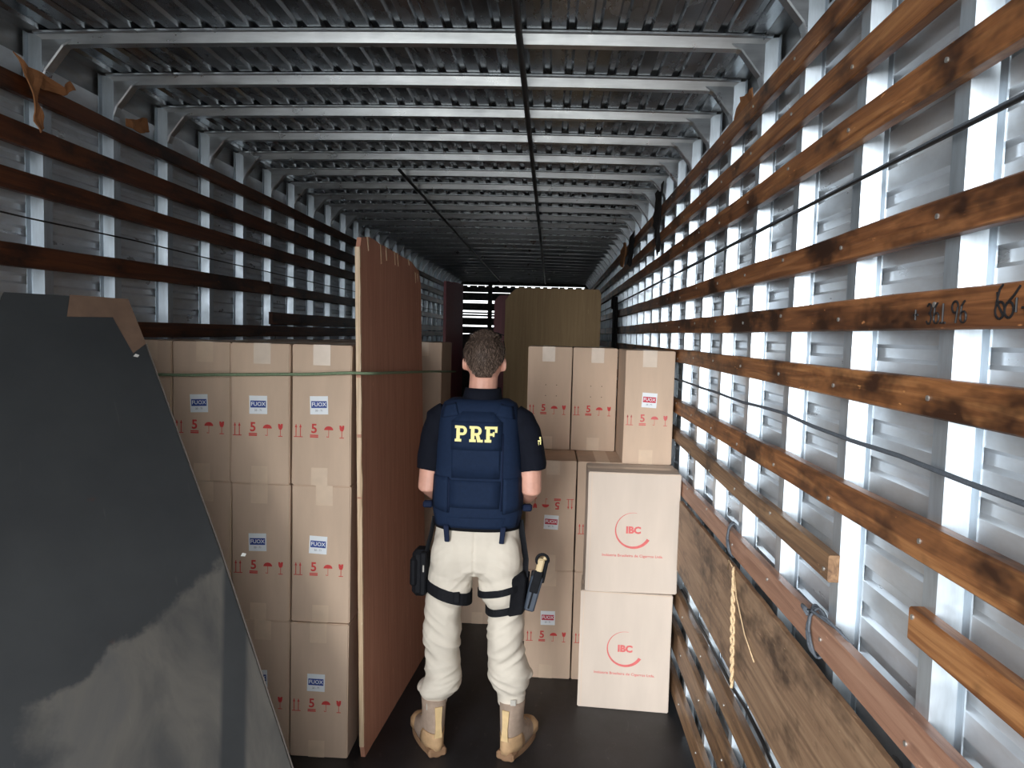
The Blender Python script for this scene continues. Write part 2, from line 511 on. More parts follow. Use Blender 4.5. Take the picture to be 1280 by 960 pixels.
for dy, ch in ((0, '+'), (.045, '3'), (.07, '6'), (.09, '1'), (.125, '9'), (.15, '6')):
    y = 1.325-dy; z = 1.832
    if ch == '+': hw += [[(y+.008, z), (y-.008, z)], [(y, z+.009), (y, z-.009)]]
    if ch == '3': hw += [circ(y, z+.009, .007, .008, 150, -90), circ(y, z-.007, .008, .009, 90, -150)]
    if ch == '6': hw += [circ(y, z-.007, .008, .009, 0, 360), [(y+.008, z-.006), (y+.006, z+.01), (y-.002, z+.018)]]
    if ch == '1': hw += [[(y, z+.016), (y, z-.015)], [(y+.008, z-.015), (y-.008, z-.015)]]
    if ch == '9': hw += [circ(y, z+.009, .009, .009, 0, 360), [(y-.009, z+.009), (y-.004, z-.016)]]
sl5 = [o for o in bpy.data.objects if o.name.startswith('slat')][4]
handwriting(hw, 'handwriting', None, .0020).build('handwriting', M['ink'], sl5)

# torn paper scraps and hanging rags
def scrap(name, pts, mat, label, cat, th=.004, n=3):
    """crumpled ragged sheet: outline in (y,z) at given x, folded"""
    bm = bmesh.new()
    vs_ = [bm.verts.new(p) for p in pts]
    bm.faces.new(vs_)
    bmesh.ops.triangulate(bm, faces=bm.faces)
    bmesh.ops.subdivide_edges(bm, edges=bm.edges, cuts=n, use_grid_fill=True)
    for v in bm.verts:
        k = noise.noise_vector(v.co*22)
        v.co += Vector((k.x*.016, k.y*.006, k.z*.006))
    me = bpy.data.meshes.new(name); bm.to_mesh(me); bm.free()
    me.materials.append(mat)
    o = ob(name, me)
    so = o.modifiers.new('s', 'SOLIDIFY'); so.thickness = th
    return tag(o, label, cat)
scrap('paper_scrap', [(-1.712, 2.30, 2.625), (-1.71, 2.335, 2.60), (-1.712, 2.42, 2.60), (-1.715, 2.53, 2.588), (-1.712, 2.57, 2.62), (-1.715, 2.60, 2.60), (-1.715, 2.53, 2.562), (-1.712, 2.40, 2.545), (-1.708, 2.40, 2.50), (-1.705, 2.425, 2.46), (-1.705, 2.43, 2.425), (-1.705, 2.40, 2.40), (-1.703, 2.375, 2.43), (-1.705, 2.36, 2.49), (-1.708, 2.345, 2.54)],
      M['paper'], 'ragged brown paper scrap hanging over the top left slat', 'paper scrap')
scrap('paper_scrap', [(-1.735, 2.94, 2.60), (-1.735, 3.00, 2.615), (-1.735, 3.10, 2.645), (-1.735, 3.13, 2.60), (-1.735, 3.04, 2.572), (-1.735, 2.96, 2.575)],
      M['paper'], 'small crumpled brown paper tucked above the left top slat', 'paper scrap')
scrap('paper_scrap', [(.650, 2.60, 2.58), (.650, 2.58, 2.625), (.650, 2.66, 2.63), (.648, 2.75, 2.650), (.648, 2.84, 2.635), (.650, 2.86, 2.60), (.650, 2.74, 2.575)],
      M['paper'], 'crumpled brown paper tucked above the right top slat', 'paper scrap')
scrap('paper_scrap', [(.615, 6.55, 2.60), (.615, 6.75, 2.62), (.61, 6.95, 2.56), (.61, 6.92, 2.43), (.612, 6.72, 2.40), (.615, 6.6, 2.50)],
      M['paper'], 'brown board scrap hanging far along the right wall top', 'paper scrap', .012)
scrap('rag', [(.622, 4.45, 2.70), (.618, 4.72, 2.68), (.618, 4.80, 2.55), (.618, 4.70, 2.42), (.618, 4.60, 2.28), (.618, 4.48, 2.30), (.62, 4.50, 2.48)],
      M['darkcloth'], 'black rag hanging over the upper right slats', 'rag')
scrap('rag', [(.618, 5.9, 2.62), (.618, 6.3, 2.60), (.615, 6.35, 2.40), (.615, 6.1, 2.35), (.615, 5.95, 2.45)],
      M['darkcloth'], 'dark rag beside the hanging board scrap on the right wall', 'rag')
p = MB().box(.595, .625, 7.15, 7.45, 1.2, 2.12).box(.57, .625, 7.22, 7.36, 2.05, 2.17).build('dark_post', M['darkcloth'], bev=.01)
tag(p, 'dark upright strap bundle against the far right wall slats', 'strap')

# ================================================================ SHEETS AND BOARDS
def board(name, outline, off, mat, label, cat='board', edge_mat=None, jit=.0, seed=3, sub=.06):
    """a flat panel from its outline (3-D points in one plane) with real thickness; edge strip as a part"""
    pts = []
    ol = [Vector(p) for p in outline]
    for i, p in enumerate(ol):
        q = ol[(i+1) % len(ol)]
        k = max(1, int((q-p).length/sub)) if jit else 1
        for j in range(k):
            t = p.lerp(q, j/k)
            if jit and j: t = t+noise.noise_vector(t*19+Vector((seed, 0, 0)))*jit*Vector((.2, 1, 1)).length*.6
            pts.append(t)
    nrm = Vector(off).normalized()
    base = ol[0]
    pts = [p - nrm*((p-base).dot(nrm)) if jit else p for p in pts]
    o = MB().prism(pts, off).build(name, mat, fix=True, bev=.0015)
    tag(o, label, cat)
    return o, pts

# big dark grey sheet leaning in the left foreground
def grey_mat():
    mt, nt, p = new_mat('dark_grey_painted_sheet')
    co = coord_of(nt, False)
    a = nz(nt, co, (2.5, 2.5, 2.5), 5, .6)
    c = ramp(nt, a, [(.3, lin((52, 55, 58))), (.7, lin((66, 69, 71)))])
    # paler dusty worn patch towards the lower part, with a ragged upper border
    sx = nt.nodes.new('ShaderNodeSeparateXYZ'); nt.links.new(co, sx.inputs[0])
    e = nz(nt, co, (7, 7, 7), 5, .6)
    def math_(op, a_, b_):
        n_ = nt.nodes.new('ShaderNodeMath'); n_.operation = op
        for i_, v_ in enumerate((a_, b_)):
            if hasattr(v_, 'is_linked'): nt.links.new(v_, n_.inputs[i_])
            else: n_.inputs[i_].default_value = v_
        return n_.outputs[0]
    line = math_('ADD', math_('MULTIPLY', sx.outputs['X'], .50), math_('MULTIPLY', e, .22))
    h = math_('ADD', math_('SUBTRACT', line, sx.outputs['Z']), .73)      # 0.5 on the ragged border
    hf0 = ramp(nt, h, [(.49, (0, 0, 0)), (.515, (1, 1, 1))])
    lf = ramp(nt, math_('SUBTRACT', math_('ADD', sx.outputs['X'], math_('MULTIPLY', e, .25)), .44), [(.47, (0, 0, 0)), (.56, (1, 1, 1))])
    hf = math_('MULTIPLY', hf0, lf)
    # keep one dark unworn band
    band = math_('ABSOLUTE', math_('SUBTRACT', math_('ADD', sx.outputs['X'], math_('MULTIPLY', sx.outputs['Z'], -.20)), 1.25), 0)
    bf = ramp(nt, band, [(.036, (0, 0, 0)), (.052, (1, 1, 1))])
    wv = nz(nt, co, (5, 5, 2.2), 6, .6, 1, 1.0)
    dust = ramp(nt, wv, [(.3, lin((78, 78, 78))), (.55, lin((106, 103, 98))), (.75, lin((92, 92, 92)))])
    c = mix(nt, math_('MULTIPLY', hf, bf), c, dust)
    s = nz(nt, co, (26, 26, 3.5), 3, .5, 1, .6)
    sf = ramp(nt, s, [(.70, (0, 0, 0)), (.80, (.32, .32, .32))])
    c = mix(nt, sf, c, lin((130, 128, 120)))
    r = nz(nt, co, (8, 8, 14), 3, .5)
    rf = ramp(nt, r, [(.72, (0, 0, 0)), (.76, (.5, .5, .5))])
    c = mix(nt, rf, c, lin((88, 52, 44)))
    nt.links.new(c, p.inputs['Base Color'])
    p.inputs['Roughness'].default_value = .45
    bump(nt, p, e, .15, .004)
    return mt
M['grey_sheet'] = grey_mat()
T1 = Vector((-1.70, 2.22, 1.87)); T2 = Vector((-1.47, 2.50, 1.862)); B1 = Vector((-.82, 2.37, .30))
gn = (T2-T1).cross(B1-T1).normalized()
if gn.y > 0: gn = -gn
def on_sheet(x, z):     # point of the sheet plane with this x and height
    return Vector((x, T1.y-(gn.x*(x-T1.x)+gn.z*(z-T1.z))/gn.y, z))
SHEET = [(-1.70, 1.868), (-1.578, 1.867), (-1.47, 1.862), (-1.405, 1.715), (-1.12, 1.03), (-.83, .30), (-.715, .0), (-1.70, 0)]
# local frame of the sheet: x along its width, z up it
org = on_sheet(-1.70, 0)
lx = (on_sheet(-.715, 0)-org).normalized(); ly = -gn; lz = lx.cross(ly)
if lz.z < 0: lz = -lz
MW = Matrix((lx, ly, lz)).transposed().to_4x4(); MW.translation = org
inv = MW.inverted()
loc_pts = [inv @ on_sheet(x, z) for x, z in SHEET]
loc_pts = [Vector((p.x, 0, p.z)) for p in loc_pts]
gs = MB().prism(loc_pts, (0, .012, 0)).build('grey_sheet', M['grey_sheet'], fix=True, bev=.001)
gs.matrix_world = MW
tag(gs, 'large dark grey painted sheet leaning in the left foreground', 'sheet')
ST = [(-1.585, 1.869), (-1.47, 1.864), (-1.403, 1.712), (-1.423, 1.68), (-1.488, 1.80), (-1.575, 1.797)]
MB().prism([Vector(((inv @ on_sheet(x, z)).x, -.0035, (inv @ on_sheet(x, z)).z)) for x, z in ST], (0, .003, 0)).build('tape_strip', simple('brown_edge_tape', (122, 98, 82), .55), gs, fix=True)
EDG = [(-1.403, 1.712), (-1.118, 1.03), (-.828, .30), (-.713, 0)]
e = [inv @ on_sheet(x, z) for x, z in EDG]
MB().prism([Vector((p.x, -.001, p.z)) for p in e]+[Vector((p.x+.004, -.001, p.z)) for p in e[::-1]], (0, .014, 0)).build('raw_edge', simple('sheet_edge', (112, 104, 98), .7), gs, fix=True)
white_chip = simple('white_chip', (225, 225, 220), .7)
for (x, z, w, h) in ((-1.055, .985, .022, .014), (-1.415, 1.672, .020, .012)):
    q = inv @ on_sheet(x, z)
    MB().prism([(q.x-w/2, -.003, q.z-h*.2), (q.x+w*.2, -.003, q.z-h/2), (q.x+w/2, -.003, q.z+h*.1), (q.x-w*.1, -.003, q.z+h/2)], (0, .003, 0)).build('chip', white_chip, gs, fix=True)

# red-brown board upright between the left stack and the man
def lean_board(name, prof, thick, mat, label, raw=True, jit=.006):
    """prof: outline as (s, z); s runs along the board's length from near (0) to far (1)"""
    (xa0, xa1, ya), (xb0, xb1, yb), zt = lean_board.ends
    def P(s, z):
        xb_ = xa0+(xb0-xa0)*s; xt_ = xa1+(xb1-xa1)*s
        return Vector((xb_+(xt_-xb_)*z/zt, ya+(yb-ya)*s, z))
    pts = []
    for i, (s, z) in enumerate(prof):
        s2, z2 = prof[(i+1) % len(prof)]
        L = math.hypot((s2-s)*(yb-ya), z2-z); k = max(1, int(L/.05))
        for j in range(k):
            t = j/k; a_, b_ = s+(s2-s)*t, z+(z2-z)*t
            if j:
                a_ += jit*noise.noise(Vector((b_*16, a_*16, 3)))/(yb-ya); b_ += jit*noise.noise(Vector((a_*16, b_*16, 9)))
            pts.append(P(a_, max(0, b_)))
    o = MB().prism(pts, (thick, 0, 0)).build(name, mat, fix=True)
    tag(o, label, 'board')
    return o, P
lean_board.ends = ((-.745, -.792, 2.935), (-.662, -.735, 3.98), 2.14)
rb, P = lean_board('plywood_board', [(0, .05), (.012, 0), (1, 0), (1, 2.03), (.96, 2.10), (.80, 2.135), (.45, 2.15), (.12, 2.165), (.02, 2.15), (0, 2.10)], .018, M['board_red'],
           'red-brown board standing upright between left cartons and the man')
# splintered raw near edge and chipped top rim
mb = MB(); rg = []
for i in range(61):
    z = .05+2.06*i/60
    d = .004+.006*abs(noise.noise(Vector((z*9, 2, 2))))+ (.012 if 25 < i < 47 and i % 5 else 0)*abs(noise.noise(Vector((z*30, 1, 1))))
    q = P(0, z)
    rg.append([(q.x-.001, q.y-.002, z), (q.x+.015+d*.5, q.y-.002, z), (q.x+.019, q.y+.004+d*1.2, z), (q.x-.005, q.y+.004+d, z)])
mb.rings(rg)
mb.build('raw_edge', M['raw_edge'], rb, fix=True)
for i, s in enumerate((.10, .28, .36, .50, .55, .75, .88, .93)):
    zt_ = 2.165-.03*s-(.05 if s > .85 else 0); q = P(s, zt_); L = random.uniform(.03, .09)
    MB().prism([(q.x+.0195, q.y-.012, zt_), (q.x+.0195, q.y+.012, zt_-.004), (q.x+.0225, q.y+.004, zt_-L)], (-.003, 0, 0)).build('splinter', M['raw_edge'], rb, fix=True)

lean_board.ends = ((-.80, -.815, 5.5), (-.765, -.785, 6.3), 2.16)
lean_board('plywood_board', [(0, 0), (1, 0), (1, 2.19), (.5, 2.18), (0, 2.16)], .02, M['board_maroon'], 'narrow maroon board standing upright beyond the left cartons', jit=.003)
o, _ = board('plywood_board', [(-.53, 6.55, 0), (-.18, 6.55, 0), (-.18, 6.55, 2.12), (-.47, 6.55, 2.12), (-.515, 6.55, 2.07)], (0, .02, 0), M['board_maroon'], 'dark maroon board edge peeking from behind the olive tan board')
o, _ = board('plywood_board', [(-.385, 6.0, 0), (.395, 6.0, 0), (.385, 6.0, 2.12), (.365, 6.0, 2.155), (-.29, 6.0, 2.155), (-.345, 6.0, 2.11), (-.385, 6.0, 2.05)], (0, .02, 0), M['board_tan'],
             'wide olive tan board standing behind the right cartons', jit=.003)
o, _ = board('wall_sheet', [(.610, .75, .70), (.610, 3.40, .71), (.610, 3.40, 1.035), (.610, 2.3, 1.045), (.610, .75, 1.05)], (.016, 0, 0), M['ply'],
             'long stained plywood sheet tied low against the right wall', jit=.004)

# ================================================================ CARTONS
CW, CD, CH = .244, .44, .571
def carton_body(w, d, h, seed):
    mb = MB(); n = 6
    bm = bmesh.new()
    mb.box(-w/2, w/2, 0, d, 0, h)
    me = mb.mesh('t'); bm.from_mesh(me); bpy.data.meshes.remove(me)
    bmesh.ops.subdivide_edges(bm, edges=bm.edges, cuts=3, use_grid_fill=True)
    for v in bm.verts:
        x, y, z = v.co
        k = noise.noise(Vector((x*6, y*6, z*5+seed*7)))
        ins = lambda t, L: min(1, max(0, min(t, L-t)/(L*.25)))
        if y < 1e-5: v.co.y += -.0006*ins(x+w/2, w)*ins(z, h)+.0008*k
        if abs(x) > w/2-1e-5: v.co.x -= math.copysign(.0012*(1+k), x)*ins(z, h)
        if z > h-1e-5: v.co.z -= .002*abs(k)*ins(x+w/2, w)
    ed = [e for e in bm.edges if len(e.link_faces) == 2 and e.calc_face_angle(0) > 1]
    bmesh.ops.bevel(bm, geom=ed, offset=.004, segments=2, affect='EDGES')
    me = bpy.data.meshes.new('carton_body'); bm.to_mesh(me); bm.free()
    return me
bodies = [carton_body(CW, CD, CH, i) for i in range(4)]
for b in bodies: b.materials.append(M['carton'])
Yf = -.0016     # plane of printed matter, just proud of the front face
def mesh_flat(mb, name, mat, y=Yf):
    mb.v = [(v[0], v[1]+y, v[2]) for v in mb.v]
    return mb.mesh(name, mat)
def quad(mb, x0, x1, z0, z1, y=0):
    return mb.add([(x0, y, z0), (x1, y, z0), (x1, y, z1), (x0, y, z1)], [(0, 1, 2, 3)])
def fx(f): return (f-.5)*CW
def marks(z0):
    """handling marks: two arrows, a stacking 5, umbrella, glass - each its own mesh"""
    h = .052; out = {}
    for nm, a in (('arrow_mark', .075), ('arrow_mark_', .150)):
        mb = MB()
        quad(mb, fx(a)-.0016, fx(a)+.0016, z0+.0028, z0+h)
        mb.add([(fx(a)-.005, 0, z0+h-.012), (fx(a)+.005, 0, z0+h-.012), (fx(a), 0, z0+h)], [(0, 1, 2)])
        quad(mb, fx(a)-.009, fx(a)+.0095, z0, z0+.003)
        out[nm] = mb
    mb = MB()
    t = text_mb('5', .052, .0012)
    mb.add([(v[0]+fx(.38), 0, v[2]+z0+.035) for v in t.v], t.f)
    quad(mb, fx(.31), fx(.45), z0+.007, z0+.0115); quad(mb, fx(.31), fx(.45), z0, z0+.0052)
    out['stacking_mark'] = mb
    mb = MB(); cx, r = fx(.625), .0185
    mb.add([(cx+r*cos(pi*i/12), 0, z0+.032+.016*sin(pi*i/12)) for i in range(13)], [tuple(range(13))])
    quad(mb, cx-.001, cx+.001, z0+.004, z0+.034)
    quad(mb, cx-.007, cx+.001, z0+.002, z0+.004); quad(mb, cx-.008, cx-.006, z0+.002, z0+.007)
    out['umbrella_mark'] = mb
    mb = MB(); gx = fx(.845)
    mb.add([(gx-.010, 0, z0+h), (gx-.009, 0, z0+h-.014), (gx-.005, 0, z0+h-.023), (gx+.005, 0, z0+h-.023), (gx+.009, 0, z0+h-.014), (gx+.010, 0, z0+h), (gx+.002, 0, z0+h), (gx, 0, z0+h-.006), (gx-.003, 0, z0+h)], [tuple(range(9))])
    quad(mb, gx-.0012, gx+.0012, z0+.002, z0+h-.022); quad(mb, gx-.009, gx+.009, z0, z0+.003)
    out['glass_mark'] = mb
    return out
def flip_ok(mb):
    # make every flat face look towards -y
    out = []
    for f in mb.f:
        n_ = sum(((mb.v[f[i]][0]*mb.v[f[(i+1) % len(f)]][2]-mb.v[f[(i+1) % len(f)]][0]*mb.v[f[i]][2]) for i in range(len(f))))
        out.append(f if n_ > 0 else f[::-1])
    mb.f = out
    return mb
MARKS = {k.rstrip('_')+('' if k[-1] != '_' else '.001'): mesh_flat(flip_ok(v), k.rstrip('_'), M['red_print']) for k, v in marks(.196).items()}
FADED = {}
for k, v in MARKS.items():
    FADED[k] = v.copy(); FADED[k].materials.clear(); FADED[k].materials.append(M['faded_print'])
tape_me = {}
for key, mt_ in (('bright', 'tape'), ('dull', 'tape_dull')):
    mb = MB(); w = .035
    for (y0, z0, y1, z1) in ((-.0012, CH-.082, -.0012, CH+.0008), (-.0012, CH+.0008, CD+.0012, CH+.0008), (CD+.0012, CH+.0008, CD+.0012, CH-.08)):
        mb.add([(-w, y0, z0), (w, y0, z0), (w, y1, z1), (-w, y1, z1)], [(0, 1, 2, 3)])
    tape_me[key] = mb.mesh('tape', M[mt_])
mb = MB(); quad(mb, -.034, .034, 0.001, .073, -.0012)
tape_low = mb.mesh('tape', M['tape_dull'])
lab_me = mesh_flat(quad(MB(), -.037, .037, -.037, .037), 'label', M['label'], -.0010)
def ink_mesh(mt_):
    mb = MB(); quad(mb, -.032, .032, -.011, .017)
    me_ = mesh_flat(mb, 'label_block', mt_, -.0015)
    t = flip_ok(text_mb('FUOX', .022, .0003)); t.v = [(v[0], v[1], v[2]+.003) for v in t.v]
    tm = mesh_flat(t, 'label_text', M['label'], -.0020)
    t2 = flip_ok(text_mb('20 - 71', .011)); t2.v = [(v[0], v[1], v[2]-.022) for v in t2.v]
    tn = mesh_flat(t2, 'label_text', simple('grey_label_ink', (120, 124, 134), .6), -.0018)
    return me_, tm, tn
INK = {'blue': ink_mesh(M['blue_ink']), 'red': ink_mesh(M['red_ink'])}
dots = MB()
for dx in (-.02, .04):
    for dz in (.30, .36): quad(dots, dx-.0025, dx+.0025, dz-.0025, dz+.0025)
dots_me = mesh_flat(dots, 'punch_marks', simple('punch_grey', (120, 100, 88), .8))

def carton(x, y, z, label, group, ink=None, mk=True, tape='bright', flip=False, rz=0., sx=1., fade=False, dots_=False, lab_dx=-.008):
    o = ob('carton', None, None, (x, y, z))
    o.rotation_euler = (0, 0, rz); o.scale = (sx, 1, 1)
    tag(o, label, 'carton', group)
    # upside-down cartons: the parts turn about the carton's own depth axis
    pl, pr_ = ((0, 0, CH), (0, pi, 0)) if flip else (None, None)
    ob('carton_body', random.choice(bodies), o, pl, pr_)
    dx = random.uniform(-.008, .014)
    def put(name, me, off=(0, 0, 0), rot=0.):
        off = Vector(off)
        if flip: return ob(name, me, o, (-off.x, off.y, CH-off.z), (0, pi+rot, 0))
        return ob(name, me, o, off, (0, rot, 0))
    put('tape', tape_me[tape], (dx, 0, 0))
    put('tape', tape_low, (dx*.5-.006, 0, 0))
    if mk:
        for k, v in (FADED if fade else MARKS).items(): put(k.split('.')[0], v)
    if dots_: put('punch_marks', dots_me)
    if ink:
        a = random.uniform(-.05, .05); off = (lab_dx+random.uniform(-.006, .006), 0, .325+random.uniform(-.006, .006))
        l = put('label', lab_me, off, a)
        if flip: l.rotation_euler = (0, a, 0)
        for nm, m_ in zip(('label_block', 'label_text', 'label_text'), INK[ink]): ob(nm, m_, l)
    return o

TN = ('bottom', 'middle', 'top')
LY = 2.93
LXc = [-.797-CW*.5-i*(CW+.005) for i in range(4)]
col_name = ('beside the red-brown board', 'second from the red-brown board', 'third from the red-brown board', 'partly behind the grey sheet')
for t in range(3):
    for i in range(4):
        jy = random.uniform(-.004, .006); jx = random.uniform(-.001, .001)
        if (t, i) == (2, 2): jy = .004
        if (t, i) == (2, 1): jy = -.012
        sx = 1 if i < 3 else .74
        xx = LXc[i]+jx-(0 if t == 2 else -.006*(2-t)*0)
        if i == 3: xx = LXc[3]+CW*.13
        carton(xx, LY+jy, t*(CH+.0015), 'blue-labelled carton in the left stack, %s tier, %s' % (TN[t], col_name[i]), 'cartons of the left front stack', 'blue',
               tape='bright' if (t == 2 and i < 2) else 'dull', sx=sx)
for r in range(2):
    for t in range(3):
        for i in range(4):
            if i == 3: continue
            carton(LXc[i]-.012, LY+(CD+.01)*(r+1)+.01, t*(CH+.0015)-.0, 'plain carton hidden in the rows behind the left front stack', 'cartons behind the left front stack', None, mk=False, tape='dull')
for t in range(3):
    for i in range(3):
        carton(-.785-i*(CW+.004), 4.46, t*(CH+.0015), ['%s carton of the dark column just past the red-brown board' % TN[t].capitalize(), 'plain carton in the dark column behind the red-brown board', 'plain carton in the dark column behind the red-brown board'][i],
               'cartons past the red-brown board', None, mk=False, tape='dull')
carton(-.40, 4.42, 0, 'low carton on the floor seen between the man\'s legs', 'cartons at the end of the aisle', None, mk=False, tape='dull')
# right-hand stack
RG = 'cartons of the right stack'
carton(.024, 3.745, 0, 'carton with red label on the floor beside the man\'s right leg', RG, 'red', tape='dull', lab_dx=.004)
carton(.024, 3.745, CH+.001, 'upside-down carton with red label beside the man\'s right elbow', RG, 'red', tape='dull', flip=True, lab_dx=.0)
carton(.274, 3.745, 0, 'floor carton half hidden behind the lower wide carton', RG, None, tape='dull')
carton(.274, 3.745, CH+.001, 'middle carton half hidden behind the upper wide carton', RG, None, tape='dull')
carton(.506, 3.745, 0, 'hidden floor carton behind the wide cartons at the right wall', RG, None, mk=False, sx=.86)
carton(.506, 3.745, CH+.001, 'hidden middle carton behind the wide cartons at the right wall', RG, None, mk=False, sx=.86)
Z2 = 2*(CH+.001)+.001
carton(-.006, 4.10, Z2, 'leftmost top carton of the right stack, unlabelled with punch marks', RG, None, dots_=True)
carton(.243, 4.10, Z2, 'middle top carton of the right stack, unlabelled with punch marks', RG, None, dots_=True)
carton(.494, 3.715, Z2, 'top right carton with red label next to the slatted wall', RG, 'red', fade=True, lab_dx=.004)
for x in (.0, .249):
    for t in range(2):
        carton(x, 4.195, t*(CH+.0015)+.0, 'plain carton hidden in the second row of the right stack', 'cartons hidden in the right stack', None, mk=False)

# wide cartons with the round mark
IW, ID, IH = .432, .246, .572
def wide_print():
    mb = MB(); cx, cz, r = .002, .300, .084
    n = 48; a0, a1 = R(80), R(80+250)
    ou, inn = [], []
    for i in range(n+1):
        a = a0+(a1-a0)*i/n; w = .0012+.014*(i/n)**1.3
        ou.append((cx+(r+w*.35)*cos(a), 0, cz+(r+w*.35)*sin(a))); inn.append((cx+(r-w*.65)*cos(a), 0, cz+(r-w*.65)*sin(a)))
    mb.add(ou+inn, [(i, i+1, n+1+i+1, n+1+i) for i in range(n)])
    t = text_mb('IBC', .044, .0022)
    mb.add([(v[0]*1.05+cx, 0, v[2]+cz) for v in t.v], t.f)
    s = text_mb('Ind\u00fastria Brasileira de Cigarros Ltda.', .0175, .0002)
    w = max(v[0] for v in s.v)-min(v[0] for v in s.v)
    mb.add([(v[0]*.285/w+cx, 0, v[2]+.178) for v in s.v], s.f)
    return mesh_flat(flip_ok(mb), 'printed_logo', M['faded_print'])
wp = wide_print()
def wide_carton(x, y, z, rz, label):
    o = ob('wide_carton', None, None, (x, y, z)); o.rotation_euler = (0, 0, rz)
    tag(o, label, 'carton', 'wide cartons with a round red logo')
    me = carton_body(IW, ID, IH, int(z*10)+3); me.materials.append(M['carton_pale'])
    ob('carton_body', me, o); ob('printed_logo', wp, o)
    mb = MB()
    mb.add([(-IW/2-.001, ID/2-.03, IH+.0008), (IW/2+.001, ID/2-.03, IH+.0008), (IW/2+.001, ID/2+.03, IH+.0008), (-IW/2-.001, ID/2+.03, IH+.0008)], [(0, 1, 2, 3)])
    mb.build('tape', M['tape'], o)
    mb = MB(); mb.box(-IW/2+.004, IW/2-.004, -.0012, .0, IH-.0045, IH-.0025).build('flap_crease', M['tape_dull'], o)
    mb = MB(); mb.box(-IW/2+.016, -IW/2+.0175, -.0014, 0, .01, IH-.01).build('glue_seam', M['tape_dull'], o)
wide_carton(.390, 3.455, 0, R(-3.5), 'pale wide carton with red logo standing on the floor, lower of two')
wide_carton(.408, 3.455, IH+.002, 0, 'pale wide carton with red logo stacked on the lower wide one')

# green twine stretched across the left cartons and over the board
tp = wavy((-1.70, 2.905, 1.575), (-.80, 2.905, 1.607), 14, .003, .003, 4) + wavy((-.765, 2.915, 1.608), (-.72, 2.935, 1.607), 2, 0, 0) + wavy((-.715, 3.05, 1.602), (-.652, 4.0, 1.565), 8, 0, .002, 5)+wavy((-.640, 4.4, 1.545), (-.640, 4.93, 1.52), 5, 0, .002, 5)+[Vector((-.790, 5.485, 1.49))]
cable('twine', tp, .006, M['twine_green'], 'green twine stretched across the left cartons and red-brown board', 'twine')

#PERSON
# ================================================================ THE MAN
M['skin'] = simple('skin', (214, 160, 140), .5, 0, .08, (30, 30, 30))
M['hair'] = simple('dark_brown_hair', (70, 58, 51), .55, 0, .45, (90, 90, 25), .5, .004)
M['hair_tip'] = simple('hair_tips', (104, 88, 78), .5, 0, .5, (120, 120, 40))
M['shirt'] = simple('dark_navy_shirt', (18, 21, 31), .85, 0, .12, (30, 30, 30), .2, .004)
M['vest'] = simple('navy_vest_cloth', (26, 40, 64), .8, 0, .10, (60, 60, 60), .25, .002)
M['vest_dark'] = simple('navy_webbing', (26, 36, 60), .75, 0, .1, (60, 60, 60))
M['trousers'] = simple('off_white_trousers', (212, 203, 189), .85, 0, .05, (9, 9, 14), .35, .008)
M['boot'] = simple('tan_suede_boot', (184, 150, 112), .8, 0, .15, (30, 30, 30), .2, .003)
M['boot_light'] = simple('light_tan_boot_panel', (214, 184, 136), .7, 0, .1, (30, 30, 30))
M['boot_cloth'] = simple('grey_boot_cloth', (158, 138, 122), .85, 0, .12, (50, 50, 50))
M['sole'] = simple('brown_rubber_sole', (140, 108, 80), .7, 0, .15, (40, 40, 40))
M['nylon'] = simple('black_nylon', (24, 25, 29), .7, 0, .2, (50, 50, 50), .2, .003)
M['holster'] = simple('gunmetal_holster', (70, 78, 90), .4, .2, .1)
M['grip'] = simple('tan_pistol_grip', (208, 186, 146), .55, 0, .1)
M['yellow'] = simple('pale_yellow_lettering', (250, 238, 160), .6, 0, .03)
M['eye'] = simple('eye_white', (235, 232, 226), .2, 0, .02)
M['velcro'] = simple('grey_cuff_patch', (176, 172, 164), .8, 0, .05)

for k in ('shirt', 'vest', 'vest_dark', 'nylon', 'trousers', 'hair', 'hair_tip'):
    M[k].node_tree.nodes['Principled BSDF'].inputs['Specular IOR Level'].default_value = .15

def ring(cx, cy, z, rx, ry, e=2.0, N=28, tx=0., ty=0.):
    out = []
    for j in range(N):
        t = 2*pi*j/N; c, s = cos(t), sin(t)
        x = rx*math.copysign(abs(c)**(2/e), c); y = ry*math.copysign(abs(s)**(2/e), s)
        out.append((cx+x, cy+y, z+tx*x+ty*y))
    return out

def remeshed(mb, name, mat, voxel, smooth_it=2, disp=None):
    o = ob('tmp', mb.mesh('tmp', None, fix=True))
    r = o.modifiers.new('r', 'REMESH'); r.mode = 'VOXEL'; r.voxel_size = voxel
    s = o.modifiers.new('s', 'SMOOTH'); s.iterations = smooth_it; s.factor = .5
    bpy.context.view_layer.update()
    dg = bpy.context.evaluated_depsgraph_get()
    me = bpy.data.meshes.new_from_object(o.evaluated_get(dg))
    d0 = o.data; bpy.data.objects.remove(o); bpy.data.meshes.remove(d0)
    me.name = name
    me.materials.clear(); me.materials.append(mat)
    if disp:
        nr = [v.normal.copy() for v in me.vertices]
        for v, n_ in zip(me.vertices, nr):
            v.co += n_*disp(v.co)
    me.polygons.foreach_set('use_smooth', [True]*len(me.polygons))
    me.update()
    return me

PX, PY = -.285, 3.0
HC = Vector((.010, .055, 1.672))
HRr = Vector((.074, .094, .106))
